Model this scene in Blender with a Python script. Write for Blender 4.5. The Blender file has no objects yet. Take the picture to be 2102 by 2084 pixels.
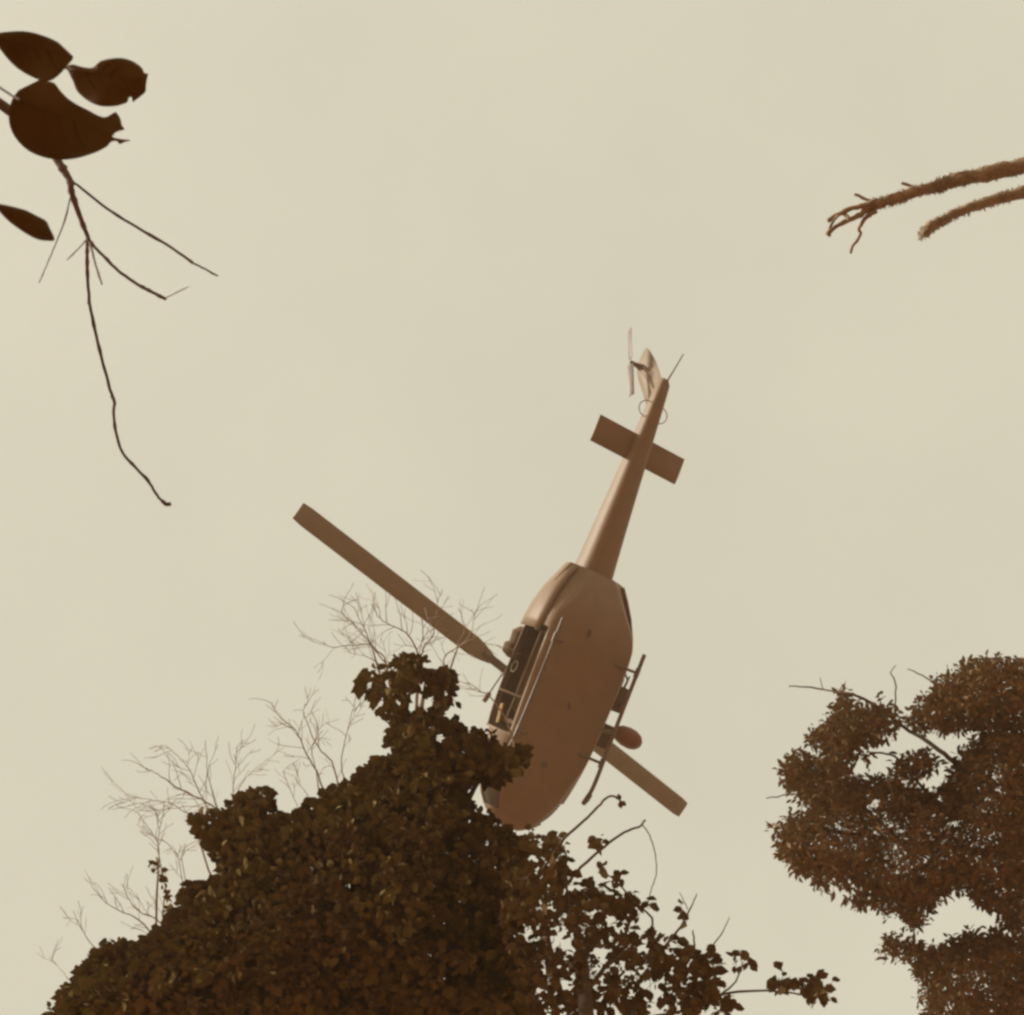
import bpy, bmesh, math, random
import numpy as np
from mathutils import Vector, Matrix

random.seed(7)
rng = np.random.default_rng(7)
SC = bpy.context.scene
COL = SC.collection

# ------------------------------------------------------------------ camera
F, CX, CY = 2872.0, 1051.0, 1042.0          # focal length and centre in photograph pixels
EL = math.radians(70)
CAM = Vector((0, 0, 1.6))
RC = np.stack([[1, 0, 0], [0, -math.sin(EL), math.cos(EL)], [0, -math.cos(EL), -math.sin(EL)]], 1)
cd = bpy.data.cameras.new('camera')
cam = bpy.data.objects.new('camera', cd)
COL.objects.link(cam)
cam.matrix_world = Matrix.Translation(CAM) @ Matrix(RC.tolist()).to_4x4()
cd.sensor_fit = 'HORIZONTAL'
cd.sensor_width = 36
cd.lens = 36 * F / 2102
cd.clip_start = 0.05
cd.clip_end = 5000
cd.dof.use_dof = True
cd.dof.focus_distance = 30
cd.dof.aperture_fstop = 18.0
SC.camera = cam

# ------------------------------------------------------------------ sky, sun, exposure
SUN_EL = math.radians(33)
SUN_H = Vector((-0.94, -0.30)).normalized()
w = bpy.data.worlds.new('World')
SC.world = w
w.use_nodes = True
nt = w.node_tree
nt.nodes.clear()
N, L = nt.nodes.new, nt.links.new
out = N('ShaderNodeOutputWorld')
sky = N('ShaderNodeTexSky')
sky.sky_type = 'NISHITA'
sky.sun_disc = False
sky.sun_elevation = SUN_EL
sky.sun_rotation = math.atan2(SUN_H.x, SUN_H.y)
sky.dust_density = 6
bg1 = N('ShaderNodeBackground')
bg1.inputs['Strength'].default_value = 0.06
L(sky.outputs[0], bg1.inputs['Color'])
tc = N('ShaderNodeTexCoord')
no = N('ShaderNodeTexNoise')
no.inputs['Scale'].default_value = 1.7
no.inputs['Detail'].default_value = 5
no.inputs['Roughness'].default_value = 0.55
L(tc.outputs['Generated'], no.inputs['Vector'])
rp = N('ShaderNodeValToRGB')
rp.color_ramp.elements[0].position = 0.3
rp.color_ramp.elements[0].color = (0.328, 0.308, 0.238, 1)
rp.color_ramp.elements[1].position = 0.7
rp.color_ramp.elements[1].color = (0.372, 0.348, 0.270, 1)
L(no.outputs['Fac'], rp.inputs['Fac'])
bg2 = N('ShaderNodeBackground')
bg2.inputs['Strength'].default_value = 0.715
L(rp.outputs[0], bg2.inputs['Color'])
mx = N('ShaderNodeMixShader')
mx.inputs[0].default_value = 0.95
L(bg1.outputs[0], mx.inputs[1])
L(bg2.outputs[0], mx.inputs[2])
L(mx.outputs[0], out.inputs['Surface'])

sl = bpy.data.lights.new('sun', 'SUN')
sl.energy = 1.5
sl.angle = math.radians(12)
sl.color = (1, 0.93, 0.8)
so = bpy.data.objects.new('sun', sl)
COL.objects.link(so)
sd = Vector((SUN_H.x * math.cos(SUN_EL), SUN_H.y * math.cos(SUN_EL), math.sin(SUN_EL)))
so.rotation_euler = sd.to_track_quat('Z', 'Y').to_euler()

vs = SC.view_settings
vs.view_transform = 'Standard'
vs.look = 'None'
vs.exposure = 1.5
vs.gamma = 1
vs.use_curve_mapping = False
SC.cycles.filter_width = 2.8
SC.cycles.use_denoising = True
SC.cycles.max_bounces = 8


# ------------------------------------------------------------------ helpers
def ray(px, py):
    return RC @ np.array([(px - CX) / F, -(py - CY) / F, -1.0])


def at(px, py, d):
    """The point of the place that stands d metres deep along the line of sight through a photograph pixel."""
    v = ray(px, py) * d
    return Vector((v[0], v[1], v[2])) + CAM


def at_np(Q, d):
    """The same for arrays of pixels and depths."""
    v = np.stack([(Q[:, 0] - CX) / F, -(Q[:, 1] - CY) / F, -np.ones(len(Q))], 1) * d[:, None]
    return v @ RC.T + np.array(CAM)


def mesh_obj(name, verts, faces, mat, parent=None, smooth=True, sharp=None):
    me = bpy.data.meshes.new(name)
    me.from_pydata([tuple(v) for v in verts], [], faces)
    me.validate()
    me.materials.append(mat)
    if smooth:
        me.polygons.foreach_set('use_smooth', [True] * len(me.polygons))
        if sharp:
            me.set_sharp_from_angle(angle=math.radians(sharp))
    o = bpy.data.objects.new(name, me)
    COL.objects.link(o)
    if parent is not None:
        o.parent = parent
    return o


def bm_obj(name, bm, mat, parent=None, smooth=True, sharp=35):
    bmesh.ops.recalc_face_normals(bm, faces=bm.faces[:])
    me = bpy.data.meshes.new(name)
    bm.to_mesh(me)
    bm.free()
    me.materials.append(mat)
    if smooth:
        me.polygons.foreach_set('use_smooth', [True] * len(me.polygons))
        if sharp:
            me.set_sharp_from_angle(angle=math.radians(sharp))
    o = bpy.data.objects.new(name, me)
    COL.objects.link(o)
    if parent is not None:
        o.parent = parent
    return o


def thing(name, label, cat, loc=(0, 0, 0), group=None):
    o = bpy.data.objects.new(name, None)
    COL.objects.link(o)
    o.location = loc
    o.empty_display_size = 0.3
    o['label'] = label
    o['category'] = cat
    if group:
        o['group'] = group
    return o


def tube_data(pts, radii, n=6, wob=0.0, cap=True, off=0):
    """A bent, tapered tube through pts; returns verts and faces."""
    pts = [Vector(p) for p in pts]
    m = len(pts)
    V, Fc = [], []
    t0 = (pts[1] - pts[0]).normalized()
    a = t0.orthogonal().normalized()
    for i in range(m):
        if i == 0:
            t = pts[1] - pts[0]
        elif i == m - 1:
            t = pts[-1] - pts[-2]
        else:
            t = pts[i + 1] - pts[i - 1]
        t.normalize()
        a = (a - t * a.dot(t)).normalized()
        b = t.cross(a)
        for k in range(n):
            an = 2 * math.pi * k / n
            r = radii[i] * (1 + wob * random.uniform(-1, 1))
            V.append(pts[i] + (a * math.cos(an) + b * math.sin(an)) * r)
    for i in range(m - 1):
        for k in range(n):
            k2 = (k + 1) % n
            Fc.append((off + i * n + k, off + i * n + k2, off + (i + 1) * n + k2, off + (i + 1) * n + k))
    if cap:
        Fc.append(tuple(off + k for k in range(n))[::-1])
        Fc.append(tuple(off + (m - 1) * n + k for k in range(n)))
    return V, Fc


def smooth_path(pts, sub=4):
    """Catmull-Rom through the given points (any dimension)."""
    P = [np.array(p, float) for p in pts]
    P = [2 * P[0] - P[1]] + P + [2 * P[-1] - P[-2]]
    o = []
    for i in range(1, len(P) - 2):
        for k in range(sub):
            t = k / sub
            o.append(0.5 * (2 * P[i] + (P[i + 1] - P[i - 1]) * t + (2 * P[i - 1] - 5 * P[i] + 4 * P[i + 1] - P[i + 2]) * t * t
                            + (3 * P[i] - P[i - 1] - 3 * P[i + 1] + P[i + 2]) * t ** 3))
    o.append(P[-2])
    return o


def tube(name, pts, radii, mat, parent=None, n=8, wob=0.0):
    V, Fc = tube_data(pts, radii, n, wob)
    return mesh_obj(name, V, Fc, mat, parent, sharp=50)


def box(bm, c, s, bev=0.0, rot=None):
    r = bmesh.ops.create_cube(bm, size=1)
    vs_ = r['verts']
    for v in vs_:
        v.co = Vector((v.co.x * s[0], v.co.y * s[1], v.co.z * s[2]))
    if bev:
        es = list({e for v in vs_ for e in v.link_edges})
        rb = bmesh.ops.bevel(bm, geom=es, offset=bev, segments=2, profile=0.5, affect='EDGES')
        vs_ = list({v for f in rb['faces'] for v in f.verts} | {v for v in vs_ if v.is_valid})
    for v in vs_:
        if rot is not None:
            v.co = rot @ v.co
        v.co += Vector(c)


# ------------------------------------------------------------------ materials
def mat(name, col, rough=0.8, var=0.25, scale=6.0, spec=0.3, bump=0.0, bscale=30.0, metal=0.0, col2=None, coords='Object'):
    m = bpy.data.materials.new(name)
    m.use_nodes = True
    t = m.node_tree
    p = t.nodes['Principled BSDF']
    p.inputs['Roughness'].default_value = rough
    p.inputs['Specular IOR Level'].default_value = spec
    p.inputs['Metallic'].default_value = metal
    tcn = t.nodes.new('ShaderNodeTexCoord')
    nz = t.nodes.new('ShaderNodeTexNoise')
    nz.inputs['Scale'].default_value = scale
    nz.inputs['Detail'].default_value = 6
    t.links.new(tcn.outputs[coords], nz.inputs['Vector'])
    r = t.nodes.new('ShaderNodeValToRGB')
    c2 = col2 or tuple(c * (1 + var) for c in col)
    c1 = tuple(c * (1 - var) for c in col)
    r.color_ramp.elements[0].position = 0.32
    r.color_ramp.elements[0].color = (*c1, 1)
    r.color_ramp.elements[1].position = 0.68
    r.color_ramp.elements[1].color = (*c2, 1)
    t.links.new(nz.outputs['Fac'], r.inputs['Fac'])
    t.links.new(r.outputs[0], p.inputs['Base Color'])
    if bump:
        n2 = t.nodes.new('ShaderNodeTexNoise')
        n2.inputs['Scale'].default_value = bscale
        n2.inputs['Detail'].default_value = 5
        t.links.new(tcn.outputs[coords], n2.inputs['Vector'])
        b = t.nodes.new('ShaderNodeBump')
        b.inputs['Strength'].default_value = bump
        b.inputs['Distance'].default_value = 0.02
        t.links.new(n2.outputs['Fac'], b.inputs['Height'])
        t.links.new(b.outputs[0], p.inputs['Normal'])
    return m


def leaf_mat(name, col, col2, trans=0.25, scale=3.0):
    m = mat(name, col, rough=0.75, var=0.12, scale=scale, spec=0.08, col2=col2)
    t = m.node_tree
    p = t.nodes['Principled BSDF']
    o = t.nodes['Material Output']
    tr = t.nodes.new('ShaderNodeBsdfTranslucent')
    ramp = [x for x in t.nodes if x.type == 'VALTORGB'][0]
    t.links.new(ramp.outputs[0], tr.inputs['Color'])
    mxs = t.nodes.new('ShaderNodeMixShader')
    mxs.inputs[0].default_value = trans
    t.links.new(p.outputs[0], mxs.inputs[1])
    t.links.new(tr.outputs[0], mxs.inputs[2])
    t.links.new(mxs.outputs[0], o.inputs['Surface'])
    return m


M_GROUND = mat('reddish_earth', (0.21, 0.098, 0.040), rough=0.95, var=0.2, scale=0.4, bump=0.6, bscale=5.0, col2=(0.27, 0.124, 0.05))
M_PAINT = mat('faded_olive_paint', (0.268, 0.186, 0.116), rough=0.5, var=0.06, scale=2.2, spec=0.22, bump=0.05, bscale=4)
M_DARK = mat('dark_cabin_lining', (0.13, 0.075, 0.04), rough=0.9, var=0.15, scale=4)
M_METAL = mat('worn_dark_tube', (0.17, 0.125, 0.10), rough=0.5, var=0.15, scale=9, spec=0.5)
M_BLADE = mat('rotor_blade_paint', (0.30, 0.26, 0.21), rough=0.5, var=0.08, scale=2, spec=0.4)
M_RED = mat('red_brown_pod_paint', (0.22, 0.085, 0.045), rough=0.6, var=0.15, scale=5)
M_TAN = mat('tan_webbing', (0.34, 0.23, 0.10), rough=0.9, var=0.12, scale=12)
M_RAIL = mat('bare_aluminium_rail', (0.24, 0.18, 0.12), rough=0.5, var=0.1, scale=6, spec=0.5)
M_LEAF = leaf_mat('olive_leaf', (0.17, 0.102, 0.04), (0.19, 0.14, 0.042), 0.06, 1.1)
M_LEAF_B = leaf_mat('brown_leaf', (0.15, 0.094, 0.04), (0.18, 0.125, 0.046), 0.06, 2.0)
M_LEAF_C = leaf_mat('tawny_leaf', (0.25, 0.168, 0.092), (0.30, 0.205, 0.108), 0.06, 1.2)
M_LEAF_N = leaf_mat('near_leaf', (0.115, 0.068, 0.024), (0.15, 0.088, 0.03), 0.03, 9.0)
M_BARK = mat('brown_bark', (0.15, 0.10, 0.065), rough=0.95, var=0.3, scale=8, bump=0.8, bscale=25)
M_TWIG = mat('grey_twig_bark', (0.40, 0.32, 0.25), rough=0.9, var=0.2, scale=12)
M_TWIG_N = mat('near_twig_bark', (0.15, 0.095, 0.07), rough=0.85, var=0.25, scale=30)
M_DEAD = mat('dead_limb_bark', (0.37, 0.28, 0.195), rough=0.95, var=0.25, scale=9, bump=1.0, bscale=40)


def glass_mat():
    m = bpy.data.materials.new('cockpit_glass')
    m.use_nodes = True
    p = m.node_tree.nodes['Principled BSDF']
    p.inputs['Base Color'].default_value = (0.55, 0.5, 0.4, 1)
    p.inputs['Roughness'].default_value = 0.06
    p.inputs['Transmission Weight'].default_value = 0.85
    p.inputs['IOR'].default_value = 1.1
    p.inputs['Specular IOR Level'].default_value = 0.9
    return m


M_GLASS = glass_mat()

# ------------------------------------------------------------------ ground
gv, gf = [], []
G = 60
for i in range(G + 1):
    for j in range(G + 1):
        u, v = (i / G * 2 - 1), (j / G * 2 - 1)
        x = math.copysign(abs(u) ** 2.6, u) * 3000
        y = math.copysign(abs(v) ** 2.6, v) * 3000
        r = math.hypot(x, y)
        z = 0.12 * math.sin(x * 0.37 + 1) * math.cos(y * 0.31) * min(1, r / 6) - 0.02
        gv.append((x, y, z))
for i in range(G):
    for j in range(G):
        a = i * (G + 1) + j
        gf.append((a, a + G + 1, a + G + 2, a + 1))
g = mesh_obj('ground', gv, gf, M_GROUND)
g['kind'] = 'structure'

# ------------------------------------------------------------------ helicopter (model axes: X forward = -station, Y port, Z up)
HR = np.array([[-0.37657639, -0.81503753, -0.44034538],
               [-0.91754497, 0.3936639, 0.05603537],
               [0.12767715, 0.42513828, -0.89607811]])
HT = np.array([0.18263303, -7.78929144, -34.23500295])
HW = Matrix((RC @ HR).tolist()).to_4x4()
HW.translation = Vector((RC @ HT).tolist()) + CAM
heli = thing('helicopter', 'drab brown helicopter with landing skids banking overhead, seen from below', 'helicopter')
heli.matrix_world = HW

SEC = [  # s, zb, zt, wb, zc(chine height), wc, wm, zm, ws(shoulder), zs
    (-0.18, 0.40, 0.72, 0.10, 0.44, 0.20, 0.26, 0.56, 0.16, 0.68),
    (0.05, 0.24, 0.92, 0.38, 0.31, 0.55, 0.66, 0.55, 0.42, 0.82),
    (0.40, 0.12, 1.06, 0.58, 0.21, 0.82, 0.98, 0.58, 0.62, 0.98),
    (0.85, 0.04, 1.28, 0.76, 0.16, 1.00, 1.18, 0.60, 0.76, 1.15),
    (1.40, -0.01, 1.66, 0.93, 0.12, 1.11, 1.30, 0.70, 0.82, 1.48),
    (2.00, -0.02, 1.90, 1.10, 0.07, 1.17, 1.36, 0.80, 0.88, 1.70),
    (3.00, -0.02, 1.95, 1.15, 0.06, 1.22, 1.37, 0.82, 0.95, 1.75),
    (4.00, -0.02, 1.95, 1.18, 0.06, 1.25, 1.37, 0.82, 0.95, 1.75),
    (4.70, -0.01, 1.95, 1.18, 0.07, 1.25, 1.36, 0.82, 0.93, 1.75),
    (5.20, 0.06, 1.93, 1.11, 0.13, 1.18, 1.31, 0.85, 0.88, 1.72),
    (5.80, 0.27, 1.90, 0.72, 0.36, 0.84, 1.17, 0.95, 0.76, 1.70),
    (6.25, 0.53, 1.86, 0.47, 0.61, 0.56, 0.98, 1.00, 0.64, 1.66),
    (6.55, 0.72, 1.82, 0.34, 0.80, 0.43, 0.82, 1.05, 0.56, 1.62),
]
SEC = np.array(SEC)


def sec(s):
    s = min(max(s, SEC[0, 0]), SEC[-1, 0])
    i = min(int(np.searchsorted(SEC[:, 0], s, side='right')) - 1, len(SEC) - 2)
    h = SEC[i + 1, 0] - SEC[i, 0]
    t = (s - SEC[i, 0]) / h

    def sl_(k):
        if k == 0 or k == len(SEC) - 1:
            kk = (0, 1) if k == 0 else (-2, -1)
            return (SEC[kk[1]] - SEC[kk[0]]) / (SEC[kk[1], 0] - SEC[kk[0], 0])
        return (SEC[k + 1] - SEC[k - 1]) / (SEC[k + 1, 0] - SEC[k - 1, 0])
    m0, m1 = sl_(i) * h, sl_(i + 1) * h
    return ((2 * t ** 3 - 3 * t * t + 1) * SEC[i] + (t ** 3 - 2 * t * t + t) * m0 + (-2 * t ** 3 + 3 * t * t) * SEC[i + 1]
            + (t ** 3 - t * t) * m1)


TK = [0, 0.22, 0.30, 0.50, 0.80, 1.0]


def surf(s, t, off=0.0):
    """Fuselage skin: t = 0 on the belly centreline, +-1 on the roof centreline, positive to port."""
    _, zb, zt, wb, zc, wc, wm, zm, ws, zs = sec(s)
    q = abs(t)
    K = [(0, zb), (wb, zb), (wc, zc), (wm, zm), (ws, zs), (0, zt)]
    for i in range(5):
        if q <= TK[i + 1] + 1e-9:
            break
    u = (q - TK[i]) / (TK[i + 1] - TK[i])
    a, b = np.array(K[i]), np.array(K[i + 1])
    p = a + (b - a) * u
    n = np.array([b[1] - a[1], -(b[0] - a[0])])
    n = n / (np.linalg.norm(n) + 1e-9)
    bul = {2: 0.035, 3: 0.09, 4: 0.05}.get(i, 0) * 4 * u * (1 - u)
    p = p + n * (bul * min(1, wm) + off)
    return Vector((-s, p[0] * (1 if t >= 0 else -1), p[1]))


SS = sorted(set([-0.18, -0.1, 0.05, 0.2, 0.4, 0.62, 0.85, 1.1, 1.4, 1.7, 1.95, 2.0] + [2.0 + 0.25 * i for i in range(12)]
                + [4.8, 5.0, 5.2, 5.4, 5.6, 5.8, 6.0, 6.25, 6.4, 6.55]))
TT = [0, 0.11, 0.22, 0.26, 0.30, 0.34, 0.42, 0.50, 0.58, 0.66, 0.72, 0.80, 0.87, 0.94, 1.0]
TT = [-t for t in TT[:0:-1]] + TT


def patch(s_list, t_list, off, skip=None):
    V, Fc = [], []
    n = len(t_list)
    for s in s_list:
        for t in t_list:
            V.append(surf(s, t, off))
    for i in range(len(s_list) - 1):
        for j in range(n - 1):
            if skip and skip(0.5 * (s_list[i] + s_list[i + 1]), 0.5 * (t_list[j] + t_list[j + 1])):
                continue
            a = i * n + j
            Fc.append((a, a + 1, a + n + 1, a + n))
    return V, Fc


def opening(s, t):
    q = abs(t)
    return 2.0 < s < 4.75 and 0.30 < q < 0.72


def window(s, t):
    q = abs(t)
    return (0.62 < s < 1.95 and 0.66 < q < 1.0 and s > 0.8) or (0.2 < s < 0.85 and 0.26 < q < 0.5) or (1.1 < s < 1.95 and 0.5 < q < 0.66)


V, Fc = patch(SS, TT, 0.0, lambda s, t: opening(s, t) or window(s, t))
n = len(TT)
Fc.append(tuple(range(n)))                                  # nose cap
last = (len(SS) - 1) * n
Fc.append(tuple(last + k for k in range(n))[::-1])          # aft bulkhead
fus = mesh_obj('fuselage', V, Fc, M_PAINT, heli, sharp=28)
so_ = fus.modifiers.new('skin', 'SOLIDIFY')
so_.thickness = 0.03
so_.offset = -1

for sg in (1, -1):
    def lin(a, b, k): return [a + (b - a) * i / k for i in range(k + 1)]
    ss = lin(0.85, 1.95, 5)
    mesh_obj('windshield', *patch(ss, [sg * t for t in (0.66, 0.72, 0.80, 0.9, 0.985)], -0.012), M_GLASS, heli)
    mesh_obj('chin_window', *patch(lin(0.2, 0.85, 4), [sg * t for t in lin(0.26, 0.5, 4)], -0.012), M_GLASS, heli)
    mesh_obj('cockpit_door_window', *patch(lin(1.1, 1.95, 4), [sg * t for t in lin(0.5, 0.66, 3)], -0.012), M_GLASS, heli)
    # cargo door slid back along the fuselage
    V, Fc = [], []
    dl = [(4.62, 1.43), (4.9, 1.41), (5.3, 1.345), (5.8, 1.185), (6.2, 0.985), (6.5, 0.80)]
    zl = [(0.30, -0.06), (0.55, -0.01), (0.85, 0.0), (1.15, -0.03), (1.45, -0.13)]
    for s, y in dl:
        for z, dy in zl:
            zz = z + max(0, (s - 5.2)) * (0.38 if z < 0.7 else 0.18 if z < 1 else 0.05)
            V.append((-s, sg * (y + dy), zz))
    k = len(zl)
    for i in range(len(dl) - 1):
        for j in range(k - 1):
            a = i * k + j
            Fc.append((a, a + 1, a + k + 1, a + k))
    door = mesh_obj('cargo_door', V, Fc, M_PAINT, heli, sharp=40)
    sm = door.modifiers.new('skin', 'SOLIDIFY')
    sm.thickness = 0.045
    sm.offset = 0
    # door rail and floor edge
    tube('door_rail', [surf(s, sg * 0.73, 0.015) for s in lin(1.95, 4.7, 8)], [0.022] * 9, M_RAIL, heli, 6)
    tube('seat_rail', [(-s, sg * 1.18, 0.50) for s in lin(2.3, 4.6, 6)], [0.022] * 7, M_RAIL, heli, 6)
    tube('floor_edge', [surf(s, sg * 0.30, 0.012) for s in lin(2.05, 4.72, 8)], [0.02] * 9, M_RAIL, heli, 6)
    # cabin posts
    tube('door_post', [surf(2.9, sg * t, -0.02) for t in (0.31, 0.42, 0.5, 0.58, 0.66, 0.73)], [0.03] * 6, M_DARK, heli, 6)

bm = bmesh.new(); box(bm, (-3.3, 0, 0.16), (2.9, 2.3, 0.05)); bm_obj('cabin_floor', bm, M_DARK, heli)
bm = bmesh.new(); box(bm, (-4.78, 0, 0.95), (0.05, 2.2, 1.5)); bm_obj('cabin_bulkhead', bm, M_DARK, heli)
bm = bmesh.new(); box(bm, (-3.4, 0, 1.80), (2.6, 1.7, 0.04)); bm_obj('cabin_ceiling', bm, M_DARK, heli)
for y in (0.55, -0.55):
    bm = bmesh.new()
    box(bm, (-1.95, y, 0.50), (0.5, 0.5, 0.12), 0.03)
    box(bm, (-2.25, y, 0.95), (0.12, 0.52, 0.9), 0.04)
    bm_obj('pilot_seat', bm, M_DARK, heli)
bm = bmesh.new(); box(bm, (-4.4, 0, 0.5), (0.45, 2.0, 0.06), 0.02); box(bm, (-4.65, 0, 0.9), (0.06, 2.0, 0.7), 0.02)
bm_obj('bench_seat', bm, M_DARK, heli)
bm = bmesh.new(); box(bm, (-2.35, 1.24, 0.80), (0.50, 0.05, 0.14), 0.01, Matrix.Rotation(0.3, 3, 'Y')); bm_obj('webbing_strap', bm, M_TAN, heli)
V, Fc = tube_data([Vector((-3.55 - 0.14 * math.cos(a), 1.3, 0.9 + 0.14 * math.sin(a))) for a in [k * math.pi / 6 for k in range(13)]], [0.02] * 13, 5)
mesh_obj('hand_ring', V, Fc, M_RAIL, heli)

# belly panels, hatches and hook
panels = [(-1.15, 0.32, 0.5, 0.42), (-1.15, -0.32, 0.5, 0.42), (-1.9, 0.5, 0.7, 0.6), (-1.9, -0.5, 0.7, 0.6), (-2.75, 0.55, 0.8, 0.8),
          (-2.75, -0.55, 0.8, 0.8), (-3.62, 0.62, 0.7, 0.7), (-3.62, -0.62, 0.7, 0.7), (-4.4, 0.55, 0.6, 0.85), (-4.4, -0.55, 0.6, 0.85)]
for x, y, a, b in panels:
    bm = bmesh.new(); box(bm, (x, y, sec(-x)[1] - 0.002), (a, b, 0.012), 0.004); bm_obj('access_panel', bm, M_PAINT, heli)
for y in (-0.95, 0.0, 0.95):
    V, Fc = [], []
    for i in range(13):
        x = 1.3 + 0.3 * i
        z = sec(x)[1]
        for dy, dz in ((-0.018, 0.004), (-0.012, -0.008), (0.012, -0.008), (0.018, 0.004)):
            V.append((-x, y * (1 if x > 1.8 else 0.85) + dy, z + dz))
    for i in range(12):
        for j in range(3):
            a = i * 4 + j
            Fc.append((a, a + 1, a + 5, a + 4))
    mesh_obj('seam_strip', V, Fc, M_PAINT, heli, smooth=False)
V, Fc = tube_data([(-3.2, 0, -0.02), (-3.2, 0, -0.1), (-3.16, 0, -0.16), (-3.1, 0, -0.16), (-3.08, 0, -0.11)], [0.03, 0.028, 0.024, 0.02, 0.014], 8)
mesh_obj('cargo_hook', V, Fc, M_METAL, heli)
V, Fc = tube_data([(-1.6, 0.0, 0.0), (-1.6, 0, -0.07)], [0.1, 0.085], 16)
mesh_obj('landing_light', V, Fc, M_METAL, heli, sharp=30)
bm = bmesh.new(); box(bm, (-5.0, 0.2, -0.03), (0.2, 0.018, 0.16), 0.006); bm_obj('blade_antenna', bm, M_METAL, heli)


# engine cowling and mast fairing
def loft(name, rows, m, parent, n=20, sharp=35, power=2.4):
    """rows: (x, yc, zc, half width, half height) ellipse-like sections along x."""
    V, Fc = [], []
    for x, yc, zc, a, b in rows:
        for k in range(n):
            th = 2 * math.pi * k / n
            c, s = math.cos(th), math.sin(th)
            V.append((x, yc + a * math.copysign(abs(c) ** (2 / power), c), zc + b * math.copysign(abs(s) ** (2 / power), s)))
    for i in range(len(rows) - 1):
        for k in range(n):
            k2 = (k + 1) % n
            Fc.append((i * n + k, i * n + k2, (i + 1) * n + k2, (i + 1) * n + k))
    Fc.append(tuple(range(n))[::-1])
    Fc.append(tuple((len(rows) - 1) * n + k for k in range(n)))
    return mesh_obj(name, V, Fc, m, parent, sharp=sharp)


loft('engine_cowling', [(-2.3, 0, 1.9, 0.35, 0.12), (-2.7, 0, 1.98, 0.55, 0.35), (-3.3, 0, 2.02, 0.62, 0.5), (-4.2, 0, 2.02, 0.62, 0.5),
                        (-5.0, 0, 1.98, 0.58, 0.46), (-5.8, 0, 1.9, 0.46, 0.36), (-6.4, 0, 1.82, 0.32, 0.24)], M_PAINT, heli)
loft('air_intake', [(-3.75, 0.74, 2.2, 0.14, 0.2), (-3.85, 0.84, 2.24, 0.22, 0.26), (-4.08, 0.86, 2.24, 0.22, 0.27), (-4.16, 0.78, 2.22, 0.2, 0.24), (-4.45, 0.80, 2.2, 0.22, 0.26), (-4.62, 0.72, 2.18, 0.14, 0.2)], M_DARK, heli, 14)
loft('air_intake', [(-3.75, -0.74, 2.2, 0.14, 0.2), (-3.85, -0.80, 2.22, 0.2, 0.26), (-4.3, -0.80, 2.22, 0.2, 0.26), (-4.42, -0.72, 2.2, 0.14, 0.2)], M_DARK, heli, 14)
tube('exhaust_pipe', [(-5.7, 0, 2.15), (-6.2, 0, 2.2), (-6.6, 0, 2.28)], [0.24, 0.25, 0.26], M_METAL, heli, 16)
tube('rotor_mast', [(-3.4, 0, 2.3), (-3.4, 0, 2.8), (-3.4, 0, 3.35)], [0.14, 0.09, 0.07], M_METAL, heli, 12)
bd = Vector((-0.232, 0.973, 0)).normalized()        # blade axis
bn = Vector((0.973, 0.232, 0)).normalized()
bm = bmesh.new()
box(bm, (0, 0, 0), (1.5, 0.22, 0.14), 0.03, Matrix((bd, bn, Vector((0, 0, 1)))).transposed())
box(bm, (0, 0, 0.12), (0.3, 0.3, 0.22), 0.05)
hub = bm_obj('rotor_hub', bm, M_METAL, heli); hub.location = (-3.4, 0.1, 3.3)
stb = tube('stabilizer_bar', [bn * -0.85 + Vector((-3.4, 0.1, 3.62)), bn * 0.85 + Vector((-3.4, 0.1, 3.62))], [0.022, 0.022], M_METAL, heli, 6)
for sg in (1, -1):
    c = bn * 0.85 * sg + Vector((-3.4, 0.1, 3.62))
    tube('bar_weight', [c - bn * 0.14, c + bn * 0.14], [0.075, 0.075], M_METAL, stb, 10)
    # main blade: aerofoil section, slight coning
    V, Fc = [], []
    prof = [(0.27, 0.0), (0.2, 0.028), (0.08, 0.035), (-0.1, 0.02), (-0.26, 0.0), (-0.1, -0.014), (0.08, -0.022), (0.2, -0.02)]
    ls = [0.62, 0.9, 1.3, 2.5, 4.2, 5.8, 7.05, 7.32]
    for l in ls:
        wdt = 0.45 if l < 0.7 else 0.75 if l < 1 else 1.0 if l < 7.2 else 0.9
        for c_, h_ in prof:
            tw = math.radians(8 - 1.3 * l)
            cc, hh = c_ * wdt * math.cos(tw) - h_ * math.sin(tw), c_ * wdt * math.sin(tw) + h_ * math.cos(tw)
            V.append(Vector((-3.4, 0.1, 3.32)) + bd * sg * l + bn * sg * cc + Vector((0, 0, hh + l * 0.035)))
    k = len(prof)
    for i in range(len(ls) - 1):
        for j in range(k):
            j2 = (j + 1) % k
            Fc.append((i * k + j, i * k + j2, (i + 1) * k + j2, (i + 1) * k + j))
    Fc += [tuple(range(k))[::-1], tuple((len(ls) - 1) * k + j for j in range(k))]
    mesh_obj('rotor_blade', V, Fc, M_BLADE, heli, sharp=40)
    tube('blade_grip', [Vector((-3.4, 0.1, 3.32)) + bd * sg * 0.4, Vector((-3.4, 0.1, 3.35)) + bd * sg * 0.95], [0.1, 0.09], M_METAL, heli, 10)

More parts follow.
